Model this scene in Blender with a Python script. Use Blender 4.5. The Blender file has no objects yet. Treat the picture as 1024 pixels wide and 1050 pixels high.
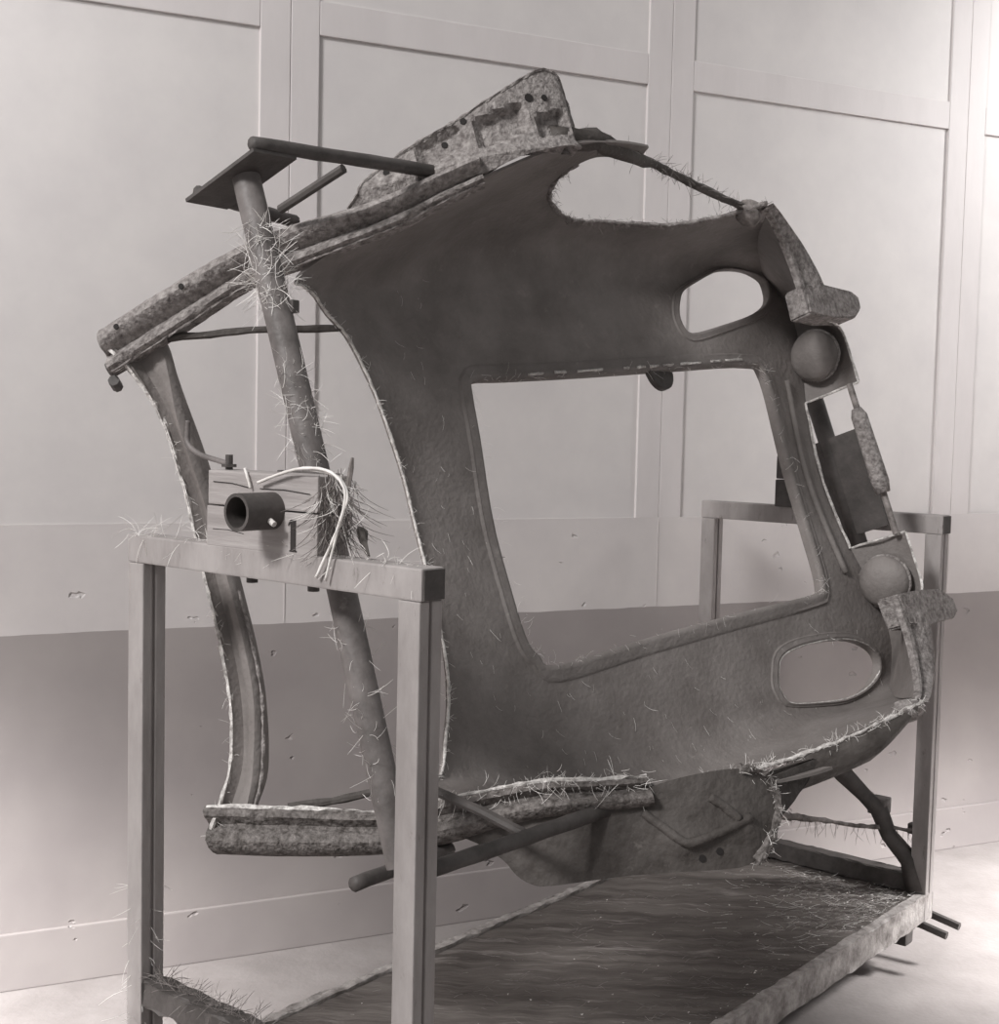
import bpy, bmesh, math, random
from math import sin, cos, pi, hypot
from mathutils import Vector, Matrix
from mathutils.geometry import delaunay_2d_cdt
random.seed(7)
scn = bpy.context.scene
COL = scn.collection

# ------------------------------------------------------------------ camera
YAW = 0.435424          # trolley heading against the wall (wall runs along X, its face at Y = 0)
ORG = (0.5466, -1.2040) # near end, wall side corner of the trolley on the floor
cam_d = bpy.data.cameras.new('camera')
cam = bpy.data.objects.new('camera', cam_d)
COL.objects.link(cam)
_b, _p, _r = 1.126678, 0.067082, 0.022686
_R0 = Vector((sin(_b), -cos(_b), 0)); _fh = Vector((cos(_b), sin(_b), 0)); _z = Vector((0, 0, 1))
_F = _fh*cos(_p) - _z*sin(_p); _U0 = _fh*sin(_p) + _z*cos(_p)
_R = _R0*cos(_r) + _U0*sin(_r); _U = _U0*cos(_r) - _R0*sin(_r)
m = Matrix.Identity(4)
for i in range(3):
    m[i][0] = _R[i]; m[i][1] = _U[i]; m[i][2] = -_F[i]
m.translation = Vector((0, -4.2969, 1.7875))
cam.matrix_world = m
cam_d.sensor_fit = 'HORIZONTAL'; cam_d.sensor_width = 36.0
cam_d.lens = 1381.57/1024*36.0
cam_d.clip_start = 0.05
scn.camera = cam

# ------------------------------------------------------------------ light
scn.view_settings.view_transform = 'Standard'
scn.view_settings.look = 'None'
scn.view_settings.gamma = 1.0
scn.view_settings.use_curve_mapping = False
scn.view_settings.exposure = 0.0
wd = bpy.data.worlds.new('room_light'); scn.world = wd; wd.use_nodes = True
wd.node_tree.nodes['Background'].inputs[0].default_value = (1.0, 0.99, 0.985, 1)
wd.node_tree.nodes['Background'].inputs[1].default_value = 0.37

def area(name, loc, aim, size, power, col=(1, .99, .985), sy=None):
    d = bpy.data.lights.new(name, 'AREA'); d.energy = power; d.color = col
    d.shape = 'RECTANGLE'; d.size = size; d.size_y = sy or size
    o = bpy.data.objects.new(name, d); COL.objects.link(o)
    o.location = loc
    o.rotation_euler = (Vector(aim)-Vector(loc)).to_track_quat('-Z', 'Y').to_euler()
    return o
def spot(name, loc, aim, power, angle, blend=1.0, rad=.3):
    d = bpy.data.lights.new(name, 'SPOT'); d.energy = power; d.color = (1, .99, .985)
    d.spot_size = math.radians(angle); d.spot_blend = blend; d.shadow_soft_size = rad
    o = bpy.data.objects.new(name, d); COL.objects.link(o)
    o.location = loc
    o.rotation_euler = (Vector(aim)-Vector(loc)).to_track_quat('-Z', 'Y').to_euler()
    return o
area('left_key_light', (-7.2, -5.0, 8.2), (1.6, -.6, 1.3), 2.2, 1230, sy=2.0)  # broad key light from high on the left
spot('added_right_wall_spot', (6.5, -1.9, 3.9), (5.3, 0, 3.1), 640, 70)  # added spot beyond the frame, whitens the upper right wall
spot('added_left_wall_spot', (-1.7, -1.7, 3.8), (-.55, 0, 3.15), 230, 58)  # added to bleach the upper left wall; no lamp known there
spot('added_left_floor_spot', (-1.6, -1.5, 2.3), (-.25, -.42, 0.0), 1550, 52)  # added unseen spot, burns out the lower left floor corner
spot('added_right_floor_spot', (5.5, -2.3, 2.5), (4.55, -1.45, 0.0), 3000, 62)  # made-up source that overexposes the floor at lower right

# ------------------------------------------------------------------ materials
def srgb(r, g, b):
    f = lambda c: (c/255/12.92) if c/255 <= .04045 else ((c/255+.055)/1.055)**2.4
    return (f(r), f(g), f(b), 1)
def mat(name, c1, c2=None, scale=8.0, detail=6, rough=.75, bump=.0, bscale=60.0, stretch=(1, 1, 1), spec=.3, metal=0.0, contrast=(.35, .65), c3=None, s3=3.0, c3t=(.55, .7), rot=0.0):
    M = bpy.data.materials.new(name); M.use_nodes = True
    nt = M.node_tree; N = nt.nodes; L = nt.links
    bs = N['Principled BSDF']
    bs.inputs['Roughness'].default_value = rough
    bs.inputs['Metallic'].default_value = metal
    bs.inputs['Specular IOR Level'].default_value = spec
    tc = N.new('ShaderNodeTexCoord'); mp = N.new('ShaderNodeMapping'); mp.inputs['Scale'].default_value = stretch
    src0 = tc.outputs['Object']
    if rot:
        m0 = N.new('ShaderNodeMapping'); m0.inputs['Rotation'].default_value = (0, 0, rot); L.new(src0, m0.inputs[0]); src0 = m0.outputs[0]
    L.new(src0, mp.inputs[0])
    out = None
    if c2 is None:
        bs.inputs['Base Color'].default_value = c1
    else:
        n = N.new('ShaderNodeTexNoise'); n.inputs['Scale'].default_value = scale; n.inputs['Detail'].default_value = detail
        n.inputs['Roughness'].default_value = .65
        L.new(mp.outputs[0], n.inputs['Vector'])
        r = N.new('ShaderNodeValToRGB'); r.color_ramp.elements[0].color = c1; r.color_ramp.elements[1].color = c2
        r.color_ramp.elements[0].position, r.color_ramp.elements[1].position = contrast
        L.new(n.outputs['Fac'], r.inputs[0]); out = r.outputs[0]
        if c3 is not None:
            n3 = N.new('ShaderNodeTexNoise'); n3.inputs['Scale'].default_value = s3; n3.inputs['Detail'].default_value = 8
            n3.inputs['Roughness'].default_value = .7
            L.new(mp.outputs[0], n3.inputs['Vector'])
            mr = N.new('ShaderNodeMapRange'); mr.inputs[1].default_value, mr.inputs[2].default_value = c3t
            L.new(n3.outputs['Fac'], mr.inputs[0])
            mx = N.new('ShaderNodeMix'); mx.data_type = 'RGBA'
            L.new(mr.outputs[0], mx.inputs[0]); L.new(out, mx.inputs[6]); mx.inputs[7].default_value = c3
            out = mx.outputs[2]
        L.new(out, bs.inputs['Base Color'])
    if bump:
        nb = N.new('ShaderNodeTexNoise'); nb.inputs['Scale'].default_value = bscale; nb.inputs['Detail'].default_value = 5
        L.new(mp.outputs[0], nb.inputs['Vector'])
        bp = N.new('ShaderNodeBump'); bp.inputs['Strength'].default_value = bump; bp.inputs['Distance'].default_value = .02
        L.new(nb.outputs['Fac'], bp.inputs['Height']); L.new(bp.outputs[0], bs.inputs['Normal'])
    return M

M = {}
M['panel'] = mat('painted_panel', srgb(201, 196, 195), srgb(209, 204, 202), scale=3, rough=.55, bump=.03, bscale=14)
M['frame'] = mat('painted_frame', srgb(200, 194, 193), srgb(207, 201, 200), scale=5, rough=.55, bump=.04, bscale=25, stretch=(1, 1, .3))
M['resin'] = mat('fibre_resin', srgb(111, 105, 102), srgb(135, 129, 126), scale=5, rough=.62, bump=.22, bscale=70, spec=.3, c3=srgb(146, 140, 136), s3=24, c3t=(.60, .78))
M['resin_dark'] = mat('dark_shaded_resin', srgb(66, 61, 58), srgb(92, 87, 84), scale=9, rough=.65, bump=.3, bscale=60, spec=.25, c3=srgb(118, 112, 108), s3=20, c3t=(.62, .78))  # dark resin; on the lower cheek its shade is put into the colour
M['resin_pale'] = mat('raw_fibre_mat', srgb(104, 98, 96), srgb(172, 166, 163), scale=60, rough=.85, bump=.5, bscale=110, spec=.2, contrast=(.34, .70))
M['raw_shaded'] = mat('raw_fibre_shaded', srgb(78, 73, 70), srgb(146, 140, 137), scale=60, rough=.85, bump=.6, bscale=110, spec=.2, contrast=(.34, .70))  # darker copy of the raw mat: shade painted into the lower pillar
M['edge'] = mat('frayed_fibre_edge', srgb(160, 154, 151), srgb(236, 232, 228), scale=60, rough=.8, bump=.4, bscale=120, spec=.3)
M['fibre'] = mat('loose_fibre', srgb(214, 209, 204), srgb(238, 234, 231), scale=20, rough=.6, spec=.4)
M['fibre_dark'] = mat('resin_soaked_fibre', srgb(88, 82, 79), srgb(150, 143, 140), scale=30, rough=.7)
M['tube'] = mat('tube_steel', srgb(88, 83, 81), srgb(122, 116, 114), scale=9, rough=.55, bump=.12, bscale=60, spec=.4, c3=srgb(150, 144, 141), s3=22, c3t=(.62, .8))
M['steel_dark'] = mat('dark_steel', srgb(66, 62, 60), srgb(88, 83, 81), scale=14, rough=.6, bump=.1, bscale=80, spec=.4)
M['stand'] = mat('painted_stand', srgb(142, 136, 134), srgb(166, 160, 158), scale=9, rough=.65, bump=.1, bscale=70, spec=.25, stretch=(1, 1, .35), c3=srgb(112, 105, 102), s3=38, c3t=(.62, .74))
M['wood'] = mat('block_wood', srgb(144, 138, 136), srgb(170, 164, 162), scale=5, rough=.75, bump=.12, bscale=30, stretch=(1, .6, 9), spec=.2)
M['board'] = mat('worn_board', srgb(88, 82, 79), srgb(116, 110, 106), scale=7, rough=.8, bump=.35, bscale=40, stretch=(.35, 2.4, 1), spec=.2, contrast=(.4, .62), c3=srgb(165, 158, 155), s3=9, c3t=(.56, .76), rot=.88)
M['sidewood'] = mat('splashed_timber', srgb(120, 114, 111), srgb(186, 180, 177), scale=16, rough=.8, bump=.3, bscale=60, spec=.25)
M['concrete'] = mat('pale_floor', srgb(132, 126, 124), srgb(146, 140, 138), scale=4, rough=.8, bump=.1, bscale=60, spec=.2)
M['black'] = mat('black_stencil', srgb(52, 48, 47), rough=.7)
M['bore'] = mat('shaded_hollow', srgb(40, 37, 36), rough=.8)  # shade inside holes and cracks put into a near-black colour

def wall_mat():
    "pale upper plaster, darker dado paint below 1.105 m, pitted and cracked"
    m_ = mat('plaster', srgb(196, 190, 189), srgb(204, 198, 196), scale=3, rough=.7, bump=.08, bscale=9)
    nt = m_.node_tree; N = nt.nodes; L = nt.links; bs = N['Principled BSDF']
    src = bs.inputs['Base Color'].links[0].from_socket
    geo = N.new('ShaderNodeNewGeometry'); sep = N.new('ShaderNodeSeparateXYZ'); L.new(geo.outputs['Position'], sep.inputs[0])
    wob = N.new('ShaderNodeTexNoise'); wob.inputs['Scale'].default_value = 6; L.new(geo.outputs['Position'], wob.inputs['Vector'])
    ma = N.new('ShaderNodeMath'); ma.operation = 'MULTIPLY_ADD'; ma.inputs[1].default_value = .010; L.new(wob.outputs['Fac'], ma.inputs[0]); L.new(sep.outputs['Z'], ma.inputs[2])
    lt = N.new('ShaderNodeMath'); lt.operation = 'LESS_THAN'; lt.inputs[1].default_value = 1.110; L.new(ma.outputs[0], lt.inputs[0])
    n2 = N.new('ShaderNodeTexNoise'); n2.inputs['Scale'].default_value = 2.4; n2.inputs['Detail'].default_value = 7; L.new(geo.outputs['Position'], n2.inputs['Vector'])
    r2 = N.new('ShaderNodeValToRGB'); r2.color_ramp.elements[0].color = srgb(146, 139, 138); r2.color_ramp.elements[1].color = srgb(157, 150, 148)
    r2.color_ramp.elements[0].position = .35; r2.color_ramp.elements[1].position = .65
    L.new(n2.outputs['Fac'], r2.inputs[0])
    mx = N.new('ShaderNodeMix'); mx.data_type = 'RGBA'; L.new(lt.outputs[0], mx.inputs[0]); L.new(src, mx.inputs[6]); L.new(r2.outputs[0], mx.inputs[7])
    # dents and cracks
    mp = N.new('ShaderNodeMapping'); mp.inputs['Scale'].default_value = (1, 1, 1.5); L.new(geo.outputs['Position'], mp.inputs[0])
    v = N.new('ShaderNodeTexVoronoi'); v.feature = 'F1'; v.inputs['Scale'].default_value = 7.0; v.inputs['Randomness'].default_value = 1
    nd = N.new('ShaderNodeTexNoise'); nd.inputs['Scale'].default_value = 16; L.new(mp.outputs[0], nd.inputs['Vector'])
    mxv = N.new('ShaderNodeMix'); mxv.data_type = 'VECTOR'; mxv.inputs[0].default_value = .10
    L.new(mp.outputs[0], mxv.inputs[4]); L.new(nd.outputs['Color'], mxv.inputs[5]); L.new(mxv.outputs[1], v.inputs['Vector'])
    mr = N.new('ShaderNodeMapRange'); mr.inputs[1].default_value = .06; mr.inputs[2].default_value = .11; L.new(v.outputs['Distance'], mr.inputs[0])
    bp = N.new('ShaderNodeBump'); bp.inputs['Strength'].default_value = .55; bp.inputs['Distance'].default_value = .02
    L.new(mr.outputs[0], bp.inputs['Height'])
    old = bs.inputs['Normal'].links[0].from_socket
    L.new(old, bp.inputs['Normal']); L.new(bp.outputs[0], bs.inputs['Normal'])
    L.new(mx.outputs[2], bs.inputs['Base Color'])
    return m_
M['plaster'] = wall_mat()

# ------------------------------------------------------------------ builders
def mesh_obj(name, bm, material, parent=None, smooth=False, auto=None):
    me = bpy.data.meshes.new(name)
    bmesh.ops.recalc_face_normals(bm, faces=bm.faces)
    bm.to_mesh(me); bm.free()
    if smooth:
        me.polygons.foreach_set('use_smooth', [True]*len(me.polygons))
        if auto is not None:
            me.set_sharp_from_angle(angle=auto)
    o = bpy.data.objects.new(name, me); COL.objects.link(o)
    if material: me.materials.append(material)
    if parent: o.parent = parent
    return o
class Thing:
    "an Empty at the thing's base; shapes are given in trolley axes: u along it, w across it (growing towards the camera side), z up"
    def __init__(self, name, base, label, cat):
        self.b = base
        e = bpy.data.objects.new(name, None); COL.objects.link(e); e.empty_display_size = .1
        c, s = cos(YAW), sin(YAW)
        e.location = (ORG[0]+base[0]*c+base[1]*s, ORG[1]+base[0]*s-base[1]*c, base[2])
        e.rotation_euler = (0, 0, YAW)
        e['label'] = label; e['category'] = cat
        self.e = e
    def P(self, q): return (q[0]-self.b[0], -(q[1]-self.b[1]), q[2]-self.b[2])
    def part(self, name, bm, material, parent=None, smooth=False, auto=None, label=None, stuff=False, raw=False):
        for v in bm.verts: v.co = self.P(v.co)
        o = mesh_obj(name, bm, material, parent or self.e, smooth, auto)
        if label: o['label'] = label
        if stuff: o['kind'] = 'stuff'
        return o
def add_box(bm, lo, hi, bevel=0.0):
    r = bmesh.ops.create_cube(bm, size=1.0)
    for v in r['verts']:
        v.co = Vector(((lo[0]+hi[0])/2+v.co.x*(hi[0]-lo[0]), (lo[1]+hi[1])/2+v.co.y*(hi[1]-lo[1]), (lo[2]+hi[2])/2+v.co.z*(hi[2]-lo[2])))
    if bevel:
        es = list({e for v in r['verts'] for e in v.link_edges})
        bmesh.ops.bevel(bm, geom=es, offset=bevel, segments=2, affect='EDGES', profile=.6)
def box(lo, hi, bevel=0.0):
    bm = bmesh.new(); add_box(bm, lo, hi, bevel); return bm
def frame_of(d):
    d = d.normalized(); a = Vector((0, 0, 1)) if abs(d.z) < .9 else Vector((1, 0, 0))
    x = d.cross(a).normalized(); return x, d.cross(x).normalized()
def add_tube(bm, pts, r, n=10, caps=True, wob=0.0, bore=0.0):
    "tube along points; r a number or a list of radii"
    pts = [Vector(p) for p in pts]; rings = []
    x = None
    for i, p in enumerate(pts):
        d = (pts[min(i+1, len(pts)-1)]-pts[max(i-1, 0)]).normalized()
        if x is None: x, y = frame_of(d)
        else:
            x = (x-d*x.dot(d)).normalized(); y = d.cross(x)
        rr = r[i] if isinstance(r, (list, tuple)) else r
        ring = []
        for k in range(n):
            a = 2*pi*k/n; q = rr*(1+random.uniform(-wob, wob))
            ring.append(bm.verts.new(p+x*cos(a)*q+y*sin(a)*q))
        rings.append(ring)
    for A, Bq in zip(rings, rings[1:]):
        for k in range(n): bm.faces.new((A[k], A[(k+1) % n], Bq[(k+1) % n], Bq[k]))
    if caps:
        bm.faces.new(rings[0][::-1]); bm.faces.new(rings[-1])
def add_hollow(bm, p0, p1, r, ri, n=24):
    p0, p1 = Vector(p0), Vector(p1); x, y = frame_of(p1-p0)
    rs = []
    for p, q in ((p1, ri), (p0, ri), (p0, r), (p1, r)):
        rs.append([bm.verts.new(p+x*cos(2*pi*k/n)*q+y*sin(2*pi*k/n)*q) for k in range(n)])
    for A, Bq in zip(rs, rs[1:]+rs[:1]):
        for k in range(n): bm.faces.new((A[k], A[(k+1) % n], Bq[(k+1) % n], Bq[k]))
def tube(pts, r, n=10, **k):
    bm = bmesh.new(); add_tube(bm, pts, r, n, **k); return bm
def resample(pts, step):
    pts = [Vector(p) for p in pts]; out = [pts[0]]
    for a, b in zip(pts, pts[1:]):
        k = max(1, int((b-a).length/step))
        out += [a.lerp(b, (i+1)/k) for i in range(k)]
    return out
def smooth_pts(pts, n=6, closed=False):
    "Catmull-Rom through the points"
    pts = [Vector(p) for p in pts]; N = len(pts); out = []
    rng = range(N) if closed else range(N-1)
    g = (lambda i: pts[i % N]) if closed else (lambda i: pts[min(max(i, 0), N-1)])
    for i in rng:
        a, b, c, d = g(i-1), g(i), g(i+1), g(i+2)
        for k in range(n):
            t = k/n
            out.append(.5*((2*b)+(c-a)*t+(2*a-5*b+4*c-d)*t*t+(3*b-a-3*c+d)*t**3))
    if not closed: out.append(pts[-1])
    return out
def add_hair(bm, p, d, L, r, curl=.35, droop=.15, n=5):
    "one loose fibre: a thin curling three-sided strand"
    p = Vector(p); d = Vector(d).normalized(); pts = [p.copy()]; x, y = frame_of(d)
    cx, cy = random.uniform(-curl, curl), random.uniform(-curl, curl)
    for i in range(n):
        d = (d+x*cx/n*2+y*cy/n*2+Vector((0, 0, -droop/n))).normalized()
        p = p+d*(L/n); pts.append(p.copy())
    add_tube(bm, pts, [r]*n+[r*.4], 3, caps=False)
def rnd_dir(): 
    while True:
        v = Vector((random.uniform(-1, 1), random.uniform(-1, 1), random.uniform(-1, 1)))
        if .05 < v.length < 1: return v.normalized()

def hairs(n, src, L, r, curl=.6, droop=.25, out=None):
    bm = bmesh.new()
    for _ in range(n):
        p, d = src(); add_hair(bm, p, d, random.uniform(*L), r*.5*random.uniform(.6, 1.3), curl, droop)
    return bm
def along(pts, spread, bias=(0, 0, 0), jit=.01):
    pts = [Vector(p) for p in pts]; bias = Vector(bias)
    def f():
        i = random.randrange(len(pts)-1); p = pts[i].lerp(pts[i+1], random.random())
        return p+rnd_dir()*random.random()*jit, (rnd_dir()*spread+bias)
    return f
def wrap(p0, p1, r):
    "hairs lying round a tube"
    p0, p1 = Vector(p0), Vector(p1); ax_ = (p1-p0).normalized(); x, y = frame_of(ax_)
    def f():
        a = random.uniform(0, 2*pi); n = x*cos(a)+y*sin(a); t = ax_.cross(n)
        return p0.lerp(p1, random.random())+n*r, (t*random.choice((-1, 1))+ax_*random.uniform(-1, 1)*1.1-n*.10)
    return f

# ------------------------------------------------------------------ setting
def struct(name, bm, material, parent=None):
    o = mesh_obj(name, bm, material, parent)
    if parent is None: o['kind'] = 'structure'
    return o
fl = struct('floor', box((-5, -9, -.1), (10, .3, 0)), M['concrete']); fl['label'] = 'pale worn concrete floor'; fl['category'] = 'floor'
ZT, ZB, ZU, PR = 3.025, 1.442, 3.135, .015
wall = struct('wall_back', box((-5, PR, 0), (10, .3, 5.0)), M['panel']); wall['label'] = 'pale panelled wall with darker dado paint below'; wall['category'] = 'wall'
struct('plaster_field', box((-5, 0, 0), (10, PR+.002, ZB-.0)), M['plaster'], wall)
pitch = 1.4405; xs0 = 1.1645                     # right edge of the first panel seen
edges = []
for k in range(-4, 7):
    x0, x1 = xs0+k*pitch, xs0+k*pitch+.196       # a stile: two halves with an open joint
    mid = x0+.1
    for a, b in ((x0, mid-.0006), (mid+.0006, x1)):
        struct('stile', box((a, 0, ZB-.002), (b, PR+.002, 5.0), .003), M['frame'], wall)
    nx = x0+pitch
    struct('rail', box((x1+.0005, .0005, ZT), (nx-.0005, PR+.002, ZU), .003), M['frame'], wall)
    struct('wall_panel', box((x1-.001, PR-.004, ZB), (nx+.001, PR+.004, ZT)), M['panel'], wall)
    struct('wall_panel', box((x1-.001, PR-.007, ZU), (nx+.001, PR+.004, 4.4)), M['panel'], wall)
    # narrow joint and ledge lines of the plaster under each leaf
    struct('plaster_joint', box((mid-.002, -.002, 1.11), (mid+.001, .002, ZB-.01)), M['frame'], wall)
sk = struct('baseboard_back', box((-5, -.012, 0), (10, .002, .180), .004), M['plaster']); sk['label'] = 'flat painted skirting along the foot of the wall'; sk['category'] = 'baseboard'

# ------------------------------------------------------------------ the trolley (stand)
L_, W_, HR = 2.536, .90, 1.515
PW = .055
tr = Thing('moulding_trolley', (1.2, .45, 0), 'low platform with a square post frame at each end, carrying the dark moulding', 'trolley')
def post(u0, w0, z0, z1):
    bm = bmesh.new()
    # angle section with a shallow channel on the camera-side face
    t = PW
    add_box(bm, (u0, w0, z0), (u0+.026, w0+t, z1), .003)
    add_box(bm, (u0+.026, w0, z0), (u0+.034, w0+t-.007, z1))
    add_box(bm, (u0+.034, w0, z0), (u0+.062, w0+t, z1), .003)
    return tr.part('post', bm, M['stand'])
for u in (0, L_-.062):
    for w in (0, W_-PW):
        pp = post(u, w, .17, HR-.0625)
for u in (0, L_-.062):
    o = tr.part('top_rail', box((u, -.003, HR-.062), (u+.062, W_+.003, HR), .004), M['stand'])
    cap = tr.part('end_plate', box((u+.004, W_+.0035, HR-.060), (u+.060, W_+.007, HR-.003), .001), M['steel_dark'], parent=o, label='dark open end of the rail')
    for w in (.393, .581):
        tr.part('bolt', tube([(u+.03, w, HR-.061), (u+.03, w, HR-.075)], .012, 8), M['steel_dark'], parent=o)
# cross bars low down between the posts
def rough_bar(lo, hi, amp, mtl, name='cross_bar'):
    bm = box(lo, hi, .004)
    bmesh.ops.subdivide_edges(bm, edges=[e for e in bm.edges if e.calc_length() > .2], cuts=24, use_grid_fill=True)
    for v in bm.verts:
        v.co += Vector((random.uniform(-amp, amp), 0, random.uniform(-amp, amp)))
    return tr.part(name, bm, mtl)
rough_bar((.004, PW, .436), (.058, W_-PW, .494), .004, M['steel_dark'])
rough_bar((L_-.056, PW, .252), (L_-.004, W_-PW, .312), .003, M['steel_dark'])
# base
def board():
    bm = bmesh.new(); nu, nw = 90, 34; u0, u1, w0, w1 = .02, L_-.01, .028, W_-.034
    g = [[None]*(nw+1) for _ in range(nu+1)]
    for i in range(nu+1):
        for j in range(nw+1):
            h = .004*sin(i*.7+j*.2)*sin(j*.9)+random.uniform(-.0022, .0022)
            g[i][j] = bm.verts.new((u0+(u1-u0)*i/nu, w0+(w1-w0)*j/nw, .246+h))
    for i in range(nu):
        for j in range(nw): bm.faces.new((g[i][j], g[i+1][j], g[i+1][j+1], g[i][j+1]))
    r = bmesh.ops.extrude_face_region(bm, geom=list(bm.faces))
    for v in [x for x in r['geom'] if isinstance(x, bmesh.types.BMVert)]: v.co.z = .215
    return bm
plat = tr.part('platform_board', board(), M['board'], smooth=True, auto=.6, label='dark worn platform board littered with fibre')
def rough_rail(w0, w1):
    bm = box((0, w0, .165), (L_, w1, .256), .004)
    bmesh.ops.subdivide_edges(bm, edges=[e for e in bm.edges if e.calc_length() > .5], cuts=70, use_grid_fill=True)
    for v in bm.verts: v.co += Vector((0, random.uniform(-.003, .003), random.uniform(-.004, .004)))
    return tr.part('side_rail', bm, M['sidewood'], label='side rail splashed with resin' if w0 > .5 else None)
rough_rail(W_-.032, W_); rough_rail(-.004, .027)
for u in (.12, L_-.13):
    tr.part('bearer', box((u-.03, -.02, .105), (u+.03, W_-.02, .165), .006), M['steel_dark'])
for u in (L_-.055, L_+.055):
    tr.part('foot_bar', tube([(u-.03, W_-.10, .165), (u, W_-.02, .155), (u, W_+.075, .138)], .014, 8), M['steel_dark'])
tr.part('bearer', box((L_-.012, W_-.14, .145), (L_+.075, W_-.07, .185), .006), M['steel_dark'])
for u in (.12, L_-.10):
    for w in (.10, W_-.34):
        f = tr.part('caster', tube([(u-.02, w, .05), (u+.02, w, .05)], .05, 18), M['steel_dark'])
        tr.part('caster_fork', box((u-.028, w-.02, .05), (u+.028, w+.02, .112), .004), M['steel_dark'], parent=f)

# bearing blocks on the rails, each of two planks; the near one stencilled 1
def block(u0, u1, w0, w1, z1, mtl, stencil):
    zm = HR+(z1-HR)*.53
    bk = tr.part('bearing_block', box((u0, w0, HR-.004), (u1, w1, zm-.0015), .003), mtl, label='split wooden bearing block stencilled 1' if stencil else 'bearing block on the far rail, coloured dark for shade')
    bm = box((u0+.002, w0+.001, zm+.0015), (u1, w1-.002, z1), .004)
    tr.part('upper_plank', bm, mtl, parent=bk)
    if stencil:
        u = u0-.0012
        bm = bmesh.new()
        add_box(bm, (u, .545, 1.520), (u+.003, .5605, 1.583))
        add_box(bm, (u, .542, 1.5185), (u+.003, .5635, 1.5215))
        vs = [bm.verts.new(c) for c in ((u, .545, 1.583), (u, .545, 1.574), (u, .538, 1.569), (u, .538, 1.574))]
        bm.faces.new(vs)
        tr.part('stencilled_number', bm, M['black'], parent=bk, label='black stencilled figure 1')
        # cracks in the grain
        for (wa, za, wb, zb) in ((.30, 1.648, .42, 1.640), (.45, 1.640, .60, 1.636), (.30, 1.548, .40, 1.544)):
            tr.part('crack', tube([(u+.001, wa, za), (u+.001, (wa+wb)/2, (za+zb)/2+.003), (u+.001, wb, zb)], .0008, 4), M['bore'], parent=bk)
        tr.part('bolt', tube([(u0+.04, .302, z1-.01), (u0+.04, .302, z1+.032)], .008, 8), M['steel_dark'], parent=bk)
        bm = tube([(u0+.04, .302, z1+.006)]*1+[(u0+.04, .302, z1+.012)], .016, 6)
        tr.part('nut', bm, M['steel_dark'], parent=bk)
        hook = smooth_pts([(.04, .300, z1+.012), (.045, .27, z1+.016), (.05, .19, z1+.029), (.05, .150, z1+.050), (.05, .146, z1+.075), (.05, .148, z1+.102)], 5)
        tr.part('hook', tube(hook, .006, 7), M['tube'], parent=bk, smooth=True)
    return bk
nb = block(0.0, .085, .279, .622, 1.672, M['wood'], True)
fb = block(L_-.072, L_-.004, .300, .600, 1.69, M['steel_dark'], False)  # dark steel colour stands in for shade on the block's face
# far end brace, bent, with a bracket at the bend
br = [(2.49, .862, .262), (2.49, .835, .36), (2.47, .765, .43), (2.46, .735, .52), (2.42, .70, .56), (2.36, .645, .645), (2.30, .62, .70)]
bo = tr.part('bent_brace', tube(br, [.034, .030, .028, .031, .027, .029, .026], 8, wob=.18), M['steel_dark'], smooth=True)
tr.part('brace_bracket', box((2.44, .70, .50), (2.50, .76, .555), .006), M['steel_dark'], parent=bo)
tr.part('latch', box((L_-.03, W_-PW-.03, .44), (L_+.0, W_-PW+.002, .475), .004), M['steel_dark'])

# ------------------------------------------------------------------ body frame of the moulding: it is turned about the axle
TH, W0, Z0 = .362, .494, 1.597
CT, ST = cos(TH), sin(TH)
def B(q): return Vector((q[0], W0+CT*q[1]-ST*q[2], Z0+ST*q[1]+CT*q[2]))
def Bd(d): return Vector((d[0], CT*d[1]-ST*d[2], ST*d[1]+CT*d[2]))
def herm(xs, ys, x):
    x = min(max(x, xs[0]), xs[-1]); i = 0
    while i < len(xs)-2 and x > xs[i+1]: i += 1
    h = xs[i+1]-xs[i]; t = (x-xs[i])/h
    def sl(k):
        a, b = max(k-1, 0), min(k+1, len(xs)-1)
        return (ys[b]-ys[a])/(xs[b]-xs[a])
    m0, m1 = sl(i)*h, sl(i+1)*h
    return (2*t**3-3*t*t+1)*ys[i]+(t**3-2*t*t+t)*m0+(3*t*t-2*t**3)*ys[i+1]+(t**3-t*t)*m1
US = [.30, .41, .66, .93, 1.36, 1.74, 2.0, 2.3]
TT = [0, .30, .52, .68, .80, 1.0]
WC = [-.215, -.235, -.265, -.245, -.135, -.03, .045, .10]
ROW = [(.30, .50, (-.16, .56), (-.20, .575), (-.25, .60)), (.33, .56, (-.165, .60), (-.15, .62), (-.12, .645)),
       (.36, .60, (-.17, .66), (-.07, .69), (.24, .725)), (.38, .62, (-.17, .71), (-.05, .765), (.38, .80)),
       (.38, .62, (-.06, .73), (.02, .785), (.42, .81)), (.38, .61, (.03, .69), (.10, .735), (.42, .745)),
       (.38, .58, (.085, .70), (.12, .73), (.35, .73)), (.36, .55, (.13, .66), (.16, .69), (.35, .70))]
TAB = []
for i, (r, w) in enumerate(zip(ROW, WC)):
    TAB.append([(w, 0), (w+.035, r[0]), (w+(.045 if i > 1 else .05), r[1]), r[2], r[3], r[4]])
def S(u, t):
    "inner surface of the bonnet and wings: u along the car, t across (0 at the middle line, 1 at the rim)"
    sg = 1 if t >= 0 else -1; t = abs(t)
    c = [(herm(US, [TAB[i][j][0] for i in range(len(US))], u), herm(US, [TAB[i][j][1] for i in range(len(US))], u)) for j in range(len(TT))]
    T2 = [-TT[1]]+TT; C2 = [(c[1][0], -c[1][1])]+c
    return Vector((u, herm(T2, [q[0] for q in C2], t), sg*herm(T2, [q[1] for q in C2], t)))
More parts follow.
